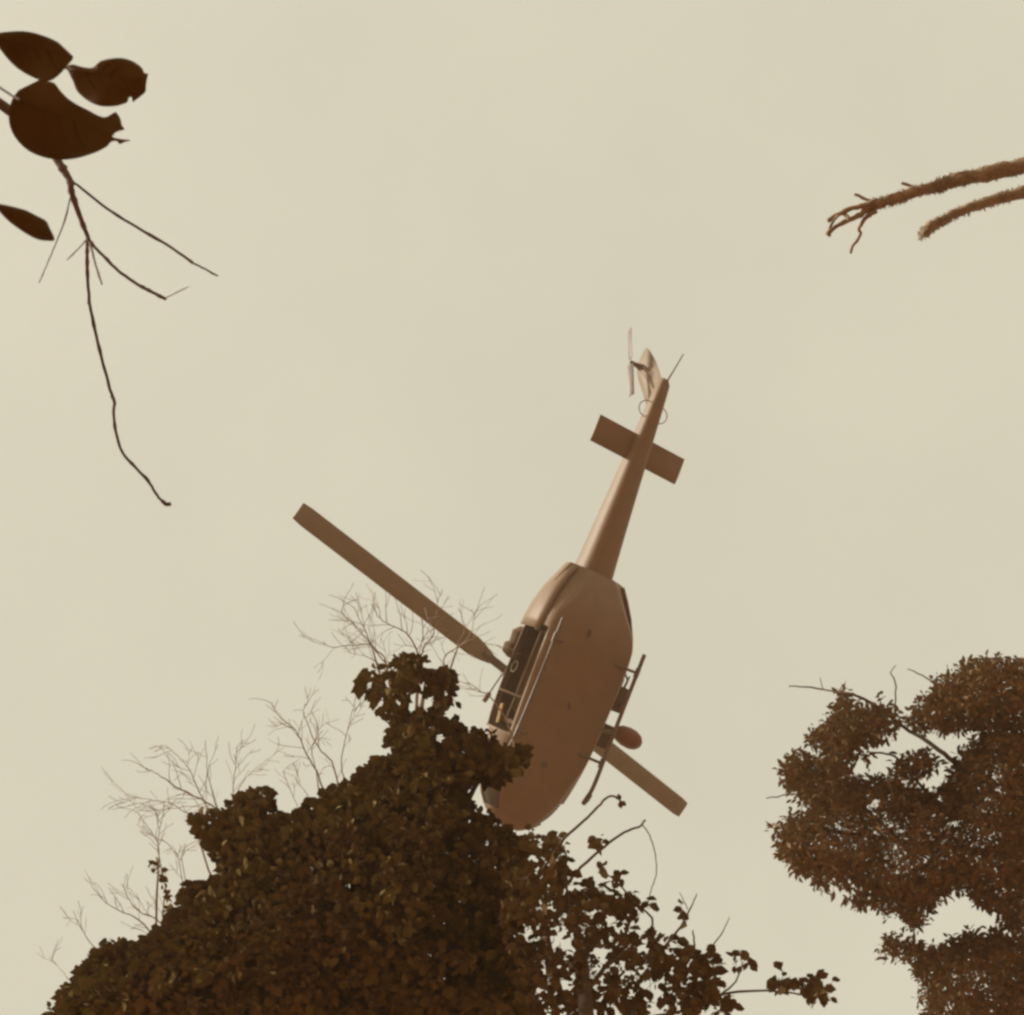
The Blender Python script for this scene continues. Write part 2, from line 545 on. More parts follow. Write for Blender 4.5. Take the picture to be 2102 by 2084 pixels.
# tail boom, fin, stabilisers
loft('tail_boom', [(-6.3, 0, 1.25, 0.50, 0.50), (-6.9, 0, 1.27, 0.45, 0.46), (-8.0, 0, 1.33, 0.38, 0.40), (-9.2, 0, 1.39, 0.31, 0.335),
                   (-10.4, 0, 1.45, 0.245, 0.275), (-11.4, 0, 1.50, 0.19, 0.225), (-11.95, 0, 1.53, 0.155, 0.19), (-12.1, 0, 1.56, 0.10, 0.12)],
     M_PAINT, heli, 36, 50, 3.0)
V, Fc = [], []
FIN = [(1.55, 10.95, 12.05, 0.10), (1.85, 11.25, 12.22, 0.10), (2.4, 11.72, 12.68, 0.085), (2.9, 12.12, 13.0, 0.07), (3.15, 12.36, 13.12, 0.055), (3.24, 12.5, 13.05, 0.03)]
for z, s0, s1, th in FIN:
    c = s1 - s0
    for u, h in ((0, 0), (0.12, 0.7), (0.4, 1.0), (1.0, 0.12)):
        V.append((-(s0 + u * c), th * h, z))
    for u, h in ((1.0, 0.12), (0.4, 1.0), (0.12, 0.7)):
        V.append((-(s0 + u * c), -th * h, z))
k = 7
for i in range(len(FIN) - 1):
    for j in range(k):
        j2 = (j + 1) % k
        Fc.append((i * k + j, i * k + j2, (i + 1) * k + j2, (i + 1) * k + j))
Fc += [tuple(range(k))[::-1], tuple((len(FIN) - 1) * k + j for j in range(k))]
mesh_obj('tail_fin', V, Fc, M_PAINT, heli, sharp=45)
for sg in (1, -1):
    V, Fc = [], []
    prof = [(0.0, 0.0), (0.10, 0.045), (0.3, 0.06), (0.74, 0.006), (0.74, -0.006), (0.3, -0.05), (0.10, -0.04)]
    for y in (0.16, 0.8, 1.40, 1.43):
        kk = 1 if y < 1.41 else 0.5
        for u, h in prof:
            V.append((-(9.68 + u), sg * y, 1.47 + h * kk))
    for i in range(3):
        for j in range(7):
            j2 = (j + 1) % 7
            Fc.append((i * 7 + j, i * 7 + j2, (i + 1) * 7 + j2, (i + 1) * 7 + j))
    Fc += [tuple(range(7))[::-1], tuple(21 + j for j in range(7))]
    mesh_obj('elevator', V, Fc, M_PAINT, heli, sharp=40)
    pts = [Vector((-11.15 - 0.22 * math.cos(a), sg * (0.2 + 0.26 * math.sin(a)), 1.48)) for a in [k_ * math.pi / 8 for k_ in range(9)]]
    tube('loop_antenna', pts, [0.014] * 9, M_METAL, heli, 6)
tube('tail_skid', [(-12.0, 0.0, 1.42), (-12.3, 0.05, 1.2), (-12.75, 0.14, 0.88)], [0.026, 0.02, 0.016], M_METAL, heli, 6)
tr = tube('tail_rotor_hub', [(-12.45, 0.03, 2.85), (-12.45, 0.3, 2.85), (-12.45, 0.5, 2.85)], [0.12, 0.06, 0.045], M_METAL, heli, 10)
ta = Vector((-0.80, 0, 0.60)).normalized(); tb = Vector((0.60, 0, 0.80))
for sg in (1, -1):
    bm = bmesh.new()
    for l0, l1 in ((0.1, 1.28),):
        rot = Matrix((ta * sg, Vector((0, 1, 0)), tb * sg)).transposed()
        box(bm, Vector((-12.45, 0.47, 2.85)) + ta * sg * 0.5 * (l0 + l1), (l1 - l0, 0.02, 0.19), 0.006, rot @ Matrix.Rotation(0.25, 3, 'X'))
    bm_obj('tail_rotor_blade', bm, M_METAL, tr)
tube('tail_drive_cover', [(-11.7, 0.02, 1.72), (-12.2, 0.02, 2.4), (-12.45, 0.02, 2.85)], [0.1, 0.095, 0.12], M_PAINT, heli, 10)

# landing gear
for sg in (1, -1):
    pts = smooth_path([(-5.05, sg * 1.27, -0.45), (-4.0, sg * 1.27, -0.45), (-2.6, sg * 1.28, -0.45), (-1.85, sg * 1.30, -0.44), (-1.4, sg * 1.33, -0.36), (-1.12, sg * 1.35, -0.22)], 4)
    sk = tube('skid_tube', pts, [0.052] * len(pts), M_METAL, heli, 10)
    tube('skid_shoe', [(-1.34, sg * 1.335, -0.36), (-1.2, sg * 1.345, -0.29), (-1.06, sg * 1.355, -0.19)], [0.07, 0.075, 0.06], M_METAL, sk, 8)
for s in (2.15, 4.55):
    pts = smooth_path([(-s, -1.27, -0.43), (-s, -1.12, -0.26), (-s, -0.85, -0.04), (-s, -0.4, 0.04), (-s, 0.4, 0.04), (-s, 0.85, -0.04), (-s, 1.12, -0.26), (-s, 1.27, -0.43)], 3)
    tube('cross_tube', pts, [0.038] * len(pts), M_METAL, heli, 8)
    for sg in (1, -1):
        tube('skid_saddle', [(-s - 0.12, sg * 1.275, -0.43), (-s + 0.12, sg * 1.275, -0.43)], [0.066, 0.066], M_METAL, heli, 8)

# starboard door gun mount, ammunition box, red-brown pod
bm = bmesh.new()
box(bm, (-3.80, -1.46, 0.40), (0.66, 0.40, 0.36), 0.03)
box(bm, (-4.2, -1.46, 0.42), (0.26, 0.10, 0.12), 0.015)
gm = bm_obj('gun_mount', bm, M_DARK, heli)
tube('mount_arm', [(-4.62, -1.30, 0.35), (-4.45, -1.48, 0.37), (-4.32, -1.62, 0.38), (-4.0, -1.60, 0.40)], [0.028] * 4, M_METAL, gm, 6)
tube('mount_brace', [(-3.62, -1.55, 0.28), (-3.72, -1.42, -0.1), (-3.78, -1.29, -0.42)], [0.024] * 3, M_METAL, gm, 6)
tube('gun_barrel', [(-4.1, -1.62, 0.44), (-4.45, -1.64, 0.40)], [0.03, 0.022], M_METAL, gm, 8)
bm = bmesh.new()
box(bm, (-2.80, -1.60, 0.60), (0.62, 0.44, 0.30), 0.03, None)
bm_obj('ammunition_box', bm, M_DARK, heli)
pod_c = Vector((-2.99, -1.93, -0.10))
V, Fc = [], []
pa = Vector((0.10, -0.95, -0.05)).normalized()      # long axis
prof = [(-0.43, 0.05), (-0.38, 0.14), (-0.25, 0.215), (-0.06, 0.255), (0.14, 0.25), (0.29, 0.2), (0.38, 0.12), (0.41, 0.03)]
tube('pod', [pod_c + pa * a for a, _ in prof], [b for _, b in prof], M_RED, heli, 20)
tube('pod_strut', [pod_c - pa * 0.34, (-2.96, -1.45, -0.1), (-2.93, -1.27, -0.08), (-2.90, -1.15, 0.05)], [0.06, 0.05, 0.045, 0.05], M_METAL, heli, 8)


# ------------------------------------------------------------------ foliage
LT = np.array([(0, 0, 0), (-0.24, 0.28, 0.05), (0.24, 0.28, 0.05), (0, 0.33, -0.03), (-0.27, 0.62, 0.04), (0.27, 0.62, 0.04), (0, 0.66, -0.05), (0, 1.0, -0.14)])
LF = [(0, 2, 3), (0, 3, 1), (3, 2, 5, 6), (1, 3, 6, 4), (6, 5, 7), (4, 6, 7)]


def inside(poly, P):
    x, y = P[:, 0], P[:, 1]
    c = np.zeros(len(P), bool)
    m = len(poly)
    for i in range(m):
        x0, y0 = poly[i]
        x1, y1 = poly[(i + 1) % m]
        hit = ((y0 > y) != (y1 > y)) & (x < (x1 - x0) * (y - y0) / (y1 - y0 + 1e-12) + x0)
        c ^= hit
    return c


def edge_dist(poly, P):
    d = np.full(len(P), 1e9)
    m = len(poly)
    for i in range(m):
        a = np.array(poly[i], float)
        b = np.array(poly[(i + 1) % m], float)
        ab = b - a
        t = np.clip(((P - a) @ ab) / (ab @ ab + 1e-9), 0, 1)
        d = np.minimum(d, np.linalg.norm(P - (a + t[:, None] * ab), axis=1))
    return d


def rot_from(yv, roll):
    """n x 3 x 3 frames whose Y axis is yv, rolled at random."""
    yv = yv / np.linalg.norm(yv, axis=1)[:, None]
    h = np.where(np.abs(yv[:, 2:3]) < 0.9, np.array([[0, 0, 1.0]]), np.array([[1.0, 0, 0]]))
    xv = np.cross(yv, h)
    xv /= np.linalg.norm(xv, axis=1)[:, None]
    zv = np.cross(xv, yv)
    c, s = np.cos(roll)[:, None], np.sin(roll)[:, None]
    x2 = c * xv + s * zv
    z2 = -s * xv + c * zv
    return np.stack([x2, yv, z2], 2)


def leaf_cloud(polys, D, thick, n_clusters, per, spread, size, size_var=0.35, holes=(), edge_boost=0.35, wide=1.0, depth_fn=None, droop=0.25,
               gap=0.0, gscale=22.0, ragged=3.3, band=26.0, over=10.0, inner=0.8):
    """Leaf frames for a crown whose outline is given by polygons; every leaf has its own depth inside a rounded volume."""
    out_p, out_y, out_s, out_e, twigs = [], [], [], [], []
    area = [0.5 * abs(sum(p[i][0] * p[(i + 1) % len(p)][1] - p[(i + 1) % len(p)][0] * p[i][1] for i in range(len(p)))) for p in polys]
    tot = sum(area)
    ph = rng.uniform(0, 6.28, (6,))
    kx = rng.normal(0, 1, (6, 2)) / gscale * 3.0
    for p, ar in zip(polys, area):
        pa_ = np.array(p, float)
        lo, hi = pa_.min(0), pa_.max(0)
        want = int(n_clusters * ar / tot) + 3
        C = rng.uniform(lo, hi, (want * 12, 2))
        C = C[inside(p, C)]
        e = edge_dist(p, C)
        f_ = sum(np.sin(C @ kx[i] + ph[i]) for i in range(6)) / 2.45      # about unit spread
        thr = -2.2 + ragged * np.exp(-e / band) + gap if ar > 3000 else -9 + 0 * e
        keep = f_ > thr
        C, e = C[keep], e[keep]
        pr = 1.0 / (1 + (e / 40.0)) * edge_boost + (1 - edge_boost)
        sel = rng.uniform(0, 1, len(C)) < pr
        C, e = C[sel][:want], e[sel][:want]
        nC = len(C)
        em = e * D / F
        h = np.where(em < thick, thick * np.sqrt(np.clip(1 - (1 - np.minimum(1, em / thick)) ** 2, 0, 1)), thick)
        d = D + rng.uniform(-1, 1, nC) * np.maximum(h, 0.12)
        if depth_fn:
            d = d + depth_fn(C)
        m = np.maximum(2, rng.normal(per, per * 0.3, nC).astype(int))
        idx = np.repeat(np.arange(nC), m)
        Q = C[idx] + rng.normal(0, spread, (len(idx), 2))
        eq = edge_dist(p, Q)
        ok = inside(p, Q)
        ok |= eq < over * rng.uniform(0, 1, len(Q))
        for hx, hy, hr in holes:
            ok &= np.hypot(Q[:, 0] - hx, Q[:, 1] - hy) > hr * rng.uniform(0.75, 1.2, len(Q))
        Q, idx, eq = Q[ok], idx[ok], eq[ok]
        dd = d[idx] + rng.normal(0, spread * D / F, len(Q))
        cw = at_np(C, d)[idx]
        W = at_np(Q, dd)
        dirv = (W - cw) + rng.normal(0, 0.5, W.shape) * spread * D / F
        dirv[:, 2] *= 0.45
        dirv[:, 2] -= droop * np.linalg.norm(dirv, axis=1)
        out_p.append(W); out_y.append(dirv); out_e.append(eq)
        out_s.append(size * (1 + size_var * rng.normal(0, 1, len(Q))).clip(0.45, 1.8) * np.where(eq > 70, inner, 1.0))
        twigs.append((cw, W))
    P_, Y_, S_, E_ = np.concatenate(out_p), np.concatenate(out_y), np.concatenate(out_s), np.concatenate(out_e)
    Rm = rot_from(Y_ + 1e-6, rng.normal(0, 0.5, len(P_)))
    return P_, Rm, S_, E_, twigs, wide


def build_leaves(tree, cloud, m, stuff_name='crown', n_parts=300, leaf_name='leaf'):
    P_, Rm, S_, E_, twigs, wide = cloud
    tmpl = LT * np.array([wide, 1, 1])
    P_ = P_ - (Rm @ (tmpl.mean(0)))* S_[:, None]
    depth = (P_ - np.array(CAM)) @ (-RC[:, 2])
    u = CX + F * ((P_ - np.array(CAM)) @ RC[:, 0]) / depth
    v = CY - F * ((P_ - np.array(CAM)) @ RC[:, 1]) / depth
    vis = (u > 10) & (u < 2092) & (v > 10) & (v < 2074)
    facing = np.abs(Rm[:, :, 2] @ RC[:, 2])
    score = S_ / S_.mean() * (0.3 + facing) - 0.012 * np.minimum(E_, 80) - 0.3 * (depth - depth.mean()) / depth.std()
    score[~vis] = -99
    order = np.argsort(-score)
    single = order[:n_parts]
    rest = order[n_parts:]
    if len(rest):
        nl = len(rest)
        VV = (np.einsum('nij,kj->nki', Rm[rest], tmpl) * S_[rest][:, None, None] + P_[rest][:, None, :]).reshape(-1, 3)
        FF = []
        for i in range(nl):
            b = i * 8
            FF += [tuple(b + q for q in f) for f in LF]
        c = mesh_obj(stuff_name, VV, FF, m, tree)
        c['kind'] = 'stuff'
        c.matrix_parent_inverse = tree.matrix_world.inverted() if False else Matrix.Translation(-tree.location)
    me = bpy.data.meshes.new(leaf_name)
    me.from_pydata([tuple(q) for q in tmpl], [], LF)
    me.polygons.foreach_set('use_smooth', [True] * len(me.polygons))
    me.materials.append(m)
    for i in single:
        o = bpy.data.objects.new(leaf_name, me)
        COL.objects.link(o)
        o.parent = tree
        mt = Matrix((Rm[i] * S_[i]).tolist()).to_4x4()
        mt.translation = Vector(P_[i].tolist()) - tree.location
        o.matrix_local = mt
    return twigs


def build_twigs(tree, twigs, r, m, name='twigs', every=1):
    """Fine stalks from the middle of each spray to its leaves, joined: far too many to count."""
    A_ = np.concatenate([t[0] for t in twigs])[::every]
    B_ = np.concatenate([t[1] for t in twigs])[::every]
    ax = B_ - A_
    ln = np.linalg.norm(ax, axis=1)
    k_ = ln > 0.02
    A_, B_, ax = A_[k_], B_[k_], ax[k_] / ln[k_][:, None]
    u = np.cross(ax, np.array([0.3, 0.5, 0.81]))
    u /= np.linalg.norm(u, axis=1)[:, None] + 1e-9
    v = np.cross(ax, u)
    ring = lambda c, rr: [c + rr * (math.cos(t) * u + math.sin(t) * v) for t in (0, 2.094, 4.189)]
    VV = np.stack(ring(A_, r) + ring(B_, r * 0.55), 1).reshape(-1, 3)
    V = VV.tolist()
    Fc = []
    for i in range(len(A_)):
        b = i * 6
        Fc += [(b, b + 1, b + 4, b + 3), (b + 1, b + 2, b + 5, b + 4), (b + 2, b, b + 3, b + 5)]
    o = mesh_obj(name, V, Fc, m, tree)
    o.matrix_parent_inverse = Matrix.Translation(-tree.location)
    o['kind'] = 'stuff'
    return o


def wpart(name, V, Fc, m, tree):
    o = mesh_obj(name, V, Fc, m, tree, sharp=60)
    o.matrix_parent_inverse = Matrix.Translation(-tree.location) if tree.parent is None else Matrix()
    return o


def wtube(name, pts, radii, m, tree, n=7, wob=0.06):
    V, Fc = tube_data(pts, radii, n, wob)
    return wpart(name, V, Fc, m, tree)


def trunk_to(tree, top, r0, r1, m, lean=(0, 0), n=12, name='trunk'):
    """A tapered trunk from the tree's base on the ground up to a point."""
    b = Vector(tree.location)
    pts = smooth_path([(b.x, b.y, -0.15), (b.x + lean[0], b.y + lean[1], top.z * 0.33), (b.x * 0.4 + top.x * 0.6 + lean[0], b.y * 0.4 + top.y * 0.6 + lean[1], top.z * 0.68), tuple(top)], 5)
    k = len(pts)
    rad = [r1 + (r0 - r1) * (1 - i / (k - 1)) ** 1.2 + (r0 * 0.45 if i == 0 else 0) for i in range(k)]
    return wtube(name, pts, rad, m, tree, n, 0.05)


def limb(tree, p0, p1, r0, r1, m, sag=0.25, name='branch', n=6, k=7):
    p0, p1 = Vector(p0), Vector(p1)
    pts = []
    off = Vector((random.uniform(-1, 1), random.uniform(-1, 1), 0)) * (p1 - p0).length * 0.08
    for i in range(k):
        t = i / (k - 1)
        q = p0.lerp(p1, t) + off * math.sin(t * math.pi) + Vector((0, 0, -sag * (p1 - p0).length * 0.25 * math.sin(t * math.pi)))
        pts.append(q)
    return wtube(name, pts, [r0 + (r1 - r0) * i / (k - 1) for i in range(k)], m, tree, n)


# ---- dense leafy tree in the middle
A_OUT = [(60, 2120), (110, 2060), (150, 2010), (183, 1976), (191, 1961), (217, 1943), (235, 1935), (261, 1935), (287, 1930), (308, 1914), (334, 1899), (339, 1868), (362, 1865),
         (372, 1826), (391, 1813), (411, 1818), (442, 1798), (453, 1785), (437, 1759), (424, 1733), (401, 1720), (393, 1697), (393, 1668),
         (422, 1668), (453, 1666), (473, 1630), (494, 1614), (525, 1622), (554, 1619), (564, 1635), (556, 1661), (569, 1681), (598, 1671),
         (629, 1645), (665, 1630), (691, 1609), (722, 1606), (737, 1580), (768, 1562), (799, 1557), (820, 1542), (781, 1531), (787, 1511),
         (805, 1490), (789, 1474), (768, 1459), (763, 1433), (732, 1423), (724, 1404), (745, 1392), (748, 1366), (774, 1371), (799, 1360),
         (820, 1350), (841, 1348), (887, 1353), (898, 1358), (887, 1376), (919, 1376), (937, 1392), (934, 1412), (950, 1433), (939, 1448),
         (919, 1448), (908, 1464), (934, 1480), (960, 1505), (981, 1498), (996, 1505), (1030, 1510), (1060, 1530), (1098, 1545), (1085, 1570),
         (1045, 1592), (1018, 1615), (998, 1625), (985, 1600), (962, 1612), (968, 1640), (985, 1668), (1010, 1672), (1035, 1692), (1052, 1712),
         (1085, 1735), (1070, 1790), (1112, 1835), (1075, 1885), (1062, 1930), (1120, 1980), (1085, 2030), (1105, 2110)]
A_HOLES = [(850, 1436, 21), (874, 1444, 17), (842, 1456, 14), (868, 1410, 12), (797, 1404, 14), (784, 1440, 11), (905, 1516, 15), (832, 1478, 11), (800, 1540, 13),
           (815, 1440, 9), (912, 1425, 11), (972, 1632, 17), (890, 1434, 11), (760, 1408, 9), (720, 1600, 8), (872, 1370, 11), (806, 1376, 8), (925, 1470, 10), (880, 1492, 9),
           (820, 1508, 9), (845, 1540, 7), (950, 1545, 9), (985, 1535, 7), (930, 1580, 8), (948, 1650, 9), (965, 1690, 9), (1000, 1730, 9), (940, 1720, 7), (520, 1680, 8),
           (430, 1690, 10), (480, 1650, 7), (770, 1590, 7), (640, 1660, 6), (1020, 1780, 9), (1045, 1740, 8), (985, 1775, 6), (1035, 1850, 7)]
ta_base = at(780, 1900, 14.4)
treeA = thing('leafy_tree', 'dense dark olive leafy tree rising below the helicopter nose', 'tree', (ta_base.x, ta_base.y, 0))
top = at(820, 1560, 13.6)
trunk_to(treeA, top, 0.26, 0.09, M_BARK, (0.15, -0.1))
for qx, qy in [(850, 1385), (835, 1425), (905, 1430), (500, 1660), (430, 1700), (620, 1680), (350, 1890), (1030, 1545), (960, 1700), (700, 1650), (1040, 1760), (250, 1970)]:
    qd = 11.6 + (1900 - qy) * 0.003
    limb(treeA, at(qx + (810 - qx) * 0.4, qy + 150, qd + 0.1), at(qx, qy, qd), 0.035, 0.010, M_BARK)
    limb(treeA, at(qx + (810 - qx) * 0.9, min(2080, qy + 330), qd + 0.5), at(qx + (810 - qx) * 0.4, qy + 150, qd + 0.1), 0.06, 0.035, M_BARK)
cl = leaf_cloud([A_OUT], 11.5, 1.4, 7400, 6.5, 12, 0.082, holes=A_HOLES, edge_boost=0.5, wide=1.2,
                depth_fn=lambda c: (1900 - c[:, 1]) * 0.003, ragged=3.5, band=26)
tw = build_leaves(treeA, cl, M_LEAF)
build_twigs(treeA, tw, 0.0035, M_BARK, every=3)

# ---- thin-leaved tree to its lower right
B_OUT = [(1010, 2100), (1040, 1760), (1052, 1716), (1075, 1690), (1100, 1702), (1122, 1690), (1142, 1706), (1162, 1722), (1182, 1742), (1190, 1790), (1215, 1802), (1250, 1800),
         (1285, 1830), (1310, 1845), (1330, 1872), (1345, 1898), (1380, 1912), (1400, 1930), (1422, 1945), (1455, 1930), (1472, 1950), (1480, 1990), (1520, 2040), (1560, 2100)]
B_SPR = [[(1500, 1958), (1518, 1948), (1540, 1955), (1545, 1985), (1525, 1992), (1510, 1985)], [(1585, 1985), (1600, 1975), (1618, 1990), (1640, 2040), (1590, 2040)],
         [(1640, 1992), (1680, 1985), (1720, 2020), (1700, 2070), (1650, 2050)], [(1215, 1715), (1235, 1715), (1238, 1735), (1222, 1742)],
         [(1222, 1775), (1238, 1775), (1240, 1790), (1225, 1795)], [(1255, 1795), (1275, 1795), (1278, 1812), (1260, 1815)], [(1290, 1832), (1308, 1832), (1308, 1860), (1292, 1858)],
         [(1326, 1852), (1342, 1852), (1342, 1870), (1328, 1870)], [(1386, 1858), (1402, 1858), (1402, 1876), (1388, 1874)], [(1400, 1875), (1418, 1875), (1414, 1895), (1400, 1895)]]
tb_base = at(1230, 2150, 10.6)
treeB = thing('thin_leaved_tree', 'small tree with scattered single leaves and sky between them, under the skid', 'tree', (tb_base.x, tb_base.y, 0))
topB = at(1190, 1960, 10.4)
trunk_to(treeB, topB, 0.14, 0.05, M_BARK, (0.05, -0.1))
cl = leaf_cloud([B_OUT] + B_SPR, 10.3, 0.9, 560, 4.5, 13, 0.074, holes=[(1215, 1880, 12), (1160, 1830, 10), (1105, 1800, 8), (1250, 1890, 10), (1150, 1930, 14), (1240, 1960, 10), (1070, 1760, 7), (1330, 1950, 9), (1380, 1980, 9)],
                edge_boost=0.3, wide=1.3, gap=1.2, gscale=30, ragged=2.6)
tw = build_leaves(treeB, cl, M_LEAF_B)
build_twigs(treeB, tw, 0.003, M_BARK, every=2)
B_TW = [([(1110, 1790), (1159, 1721), (1197, 1687), (1227, 1657), (1248, 1636), (1267, 1638), (1274, 1648)], 3.2, 2.2, 10.0),
        ([(1150, 1830), (1193, 1780), (1240, 1738), (1282, 1708), (1312, 1697), (1324, 1683)], 3.4, 2.2, 10.5),
        ([(1318, 1692), (1332, 1712), (1341, 1738), (1348, 1776), (1344, 1805), (1337, 1827), (1329, 1861)], 1.3, 1.0, 10.5),
        ([(1250, 1980), (1340, 1900), (1300, 1850), (1260, 1805), (1228, 1785)], 3.0, 1.2, 10.2),
        ([(1330, 1985), (1390, 1912), (1405, 1890), (1420, 1860), (1431, 1835)], 3.2, 1.1, 10.4),
        ([(1411, 1868), (1402, 1845), (1396, 1832)], 1.1, 0.8, 10.4),
        ([(1420, 1990), (1473, 1929), (1487, 1905), (1498, 1882)], 1.8, 0.9, 10.4),
        ([(1200, 2040), (1260, 1960), (1290, 1900), (1300, 1850)], 5.5, 2.0, 10.2),
        ([(1150, 2040), (1120, 1900), (1118, 1800), (1090, 1720)], 7, 2.5, 10.3),
        ([(1180, 2060), (1190, 1950), (1170, 1860), (1150, 1760)], 6, 2.0, 10.2),
        ([(1300, 2095), (1400, 2075), (1490, 2040), (1600, 2035), (1690, 2050)], 4, 1.6, 10.3), ([(1480, 2042), (1510, 2015), (1525, 1975)], 2.4, 1.4, 10.3),
        ([(1420, 2000), (1425, 1940), (1422, 1910)], 3, 1.5, 10.3)]
for pts, r0, r1, d in B_TW:
    sp = smooth_path(pts, 4)
    k = len(sp)
    W = [at(p[0] + random.uniform(-1, 1), p[1] + random.uniform(-1, 1), d + 0.25 * (i / k - 0.5)) for i, p in enumerate(sp)]
    wtube('branch', W, [(r0 + (r1 - r0) * i / (k - 1)) * d / F for i in range(k)], M_BARK, treeB, 5)
for (px, py, an) in [(1271, 1643, 1.6), (1273, 1645, -0.6), (1272, 1645, -1.4)]:       # buds at the tip of the longest twig
    o = bpy.data.objects.new('leaf', [x for x in treeB.children if x.name.startswith('leaf')][0].data)
    COL.objects.link(o)
    o.parent = treeB
    yv = RC @ np.array([math.cos(an), math.sin(an), 0.2])
    mt = Matrix((rot_from(yv[None], np.array([0.6]))[0] * 0.055).tolist()).to_4x4()
    mt.translation = at(px, py, 10.1) - treeB.location
    o.matrix_local = mt

# ---- tawny tree on the right
C_MAIN = [(1729, 1410), (1749, 1414), (1752, 1441), (1780, 1449), (1803, 1443), (1809, 1429), (1822, 1445), (1842, 1441), (1853, 1456), (1855, 1488), (1838, 1515), (1818, 1526),
          (1795, 1534), (1776, 1526), (1772, 1538), (1795, 1550), (1780, 1569), (1749, 1557), (1749, 1581), (1764, 1594), (1795, 1592), (1822, 1581), (1830, 1561), (1857, 1557),
          (1873, 1538), (1896, 1534), (1923, 1554), (1927, 1577), (1896, 1596), (1873, 1592), (1865, 1608), (1888, 1620), (1931, 1622), (1939, 1596), (1958, 1557), (1964, 1546),
          (1985, 1525), (2020, 1500), (2130, 1450), (2130, 1930), (2060, 1905), (2005, 1860), (1985, 1835), (1964, 1832), (1939, 1845), (1904, 1880), (1888, 1911), (1853, 1915), (1850, 1888), (1811, 1884), (1787, 1864),
          (1741, 1872), (1733, 1853), (1737, 1814), (1714, 1833), (1679, 1829), (1655, 1806), (1624, 1787), (1597, 1752), (1593, 1721), (1574, 1713), (1574, 1693), (1597, 1693),
          (1624, 1678), (1655, 1658), (1620, 1658), (1620, 1647), (1632, 1639), (1605, 1608), (1613, 1589), (1599, 1573), (1603, 1552), (1632, 1542), (1663, 1550), (1683, 1561),
          (1686, 1542), (1663, 1519), (1657, 1495), (1686, 1495), (1690, 1472), (1712, 1468), (1710, 1429)]
C_UP = [(1950, 1373), (1927, 1390), (1906, 1398), (1908, 1429), (1888, 1437), (1861, 1453), (1863, 1484), (1888, 1495), (1908, 1511), (1927, 1503), (1964, 1507), (2040, 1500), (2130, 1470),
        (2130, 1360), (2040, 1345), (1985, 1355)]
C_LOW = [(1822, 1911), (1846, 1926), (1873, 1928), (1888, 1946), (1919, 1938), (1947, 1934), (1964, 1922), (2040, 1905), (2130, 1915), (2130, 2110), (1900, 2110), (1873, 1985), (1850, 1977),
         (1815, 1969), (1799, 1946)]
tc_base = at(2160, 2000, 16.5)
treeC = thing('tawny_tree', 'clumpy brown-leaved tree crowding in at the right edge', 'tree', (tc_base.x, tc_base.y, 0))
topC = at(2120, 1640, 16.2)
trunk_to(treeC, topC, 0.24, 0.10, M_BARK, (0.1, 0))
cl = leaf_cloud([C_MAIN, C_UP, C_LOW], 16, 1.7, 4300, 9, 10, 0.075, holes=[(1929, 1641, 9), (1795, 1652, 12), (1782, 1660, 8), (1803, 1645, 8), (1768, 1478, 5), (1729, 1455, 4), (1915, 1463, 6), (1962, 1690, 7), (1755, 1470, 4)],
                edge_boost=0.5, wide=0.7, gap=0.1, gscale=15, droop=0.1, ragged=3.4, band=22, over=18)
tw = build_leaves(treeC, cl, M_LEAF_C)
build_twigs(treeC, tw, 0.004, M_BARK, every=3)
for pts, r0, r1 in [([(2120, 1680), (2040, 1632), (1990, 1592), (1950, 1557), (1904, 1523), (1853, 1491), (1800, 1450), (1752, 1427), (1712, 1419), (1666, 1412), (1620, 1408)], 6.5, 1.2),
                    ([(2120, 1720), (2000, 1690), (1940, 1660), (1894, 1616), (1865, 1585), (1842, 1557), (1811, 1546), (1780, 1544)], 5, 1.8),
                    ([(1835, 1475), (1838, 1441), (1838, 1402), (1828, 1381)], 2.0, 1.2), ([(1960, 1430), (1906, 1394), (1863, 1373)], 2.2, 1.0),
                    ([(1828, 1381), (1834, 1372), (1838, 1366)], 1.2, 0.8), ([(1688, 1414), (1686, 1400), (1684, 1392)], 1.2, 0.7),
                    ([(1660, 1634), (1624, 1631), (1590, 1636), (1574, 1639)], 1.8, 1.0), ([(2120, 1760), (1950, 1740), (1800, 1720), (1660, 1700), (1590, 1720)], 9, 1.5),
                    ([(1960, 1740), (1860, 1800), (1800, 1840)], 4, 1.5), ([(2130, 1990), (2000, 1985), (1900, 1960), (1830, 1940)], 6, 1.5),
                    ([(2120, 1640), (2060, 1500), (2000, 1440), (1950, 1400)], 6, 1.5), ([(1850, 1728), (1760, 1640), (1700, 1560), (1715, 1480), (1730, 1425)], 4, 1.2)]:
    sp = smooth_path(pts, 4)
    k = len(sp)
    W = [at(p[0] + random.uniform(-1.2, 1.2), p[1] + random.uniform(-1.2, 1.2), 16.1 + 0.4 * math.sin(i * 0.4)) for i, p in enumerate(sp)]
    wtube('branch', W, [(r0 + (r1 - r0) * i / (k - 1)) * 16 / F for i in range(k)], M_BARK, treeC, 6)

# trunks of A and B take the tree's own base; lower part of the tawny tree's bough joins its trunk
limb(treeC, at(2130, 1990, 15.6), (tc_base.x, tc_base.y, topC.z * 0.72), 0.04, 0.07, M_BARK)


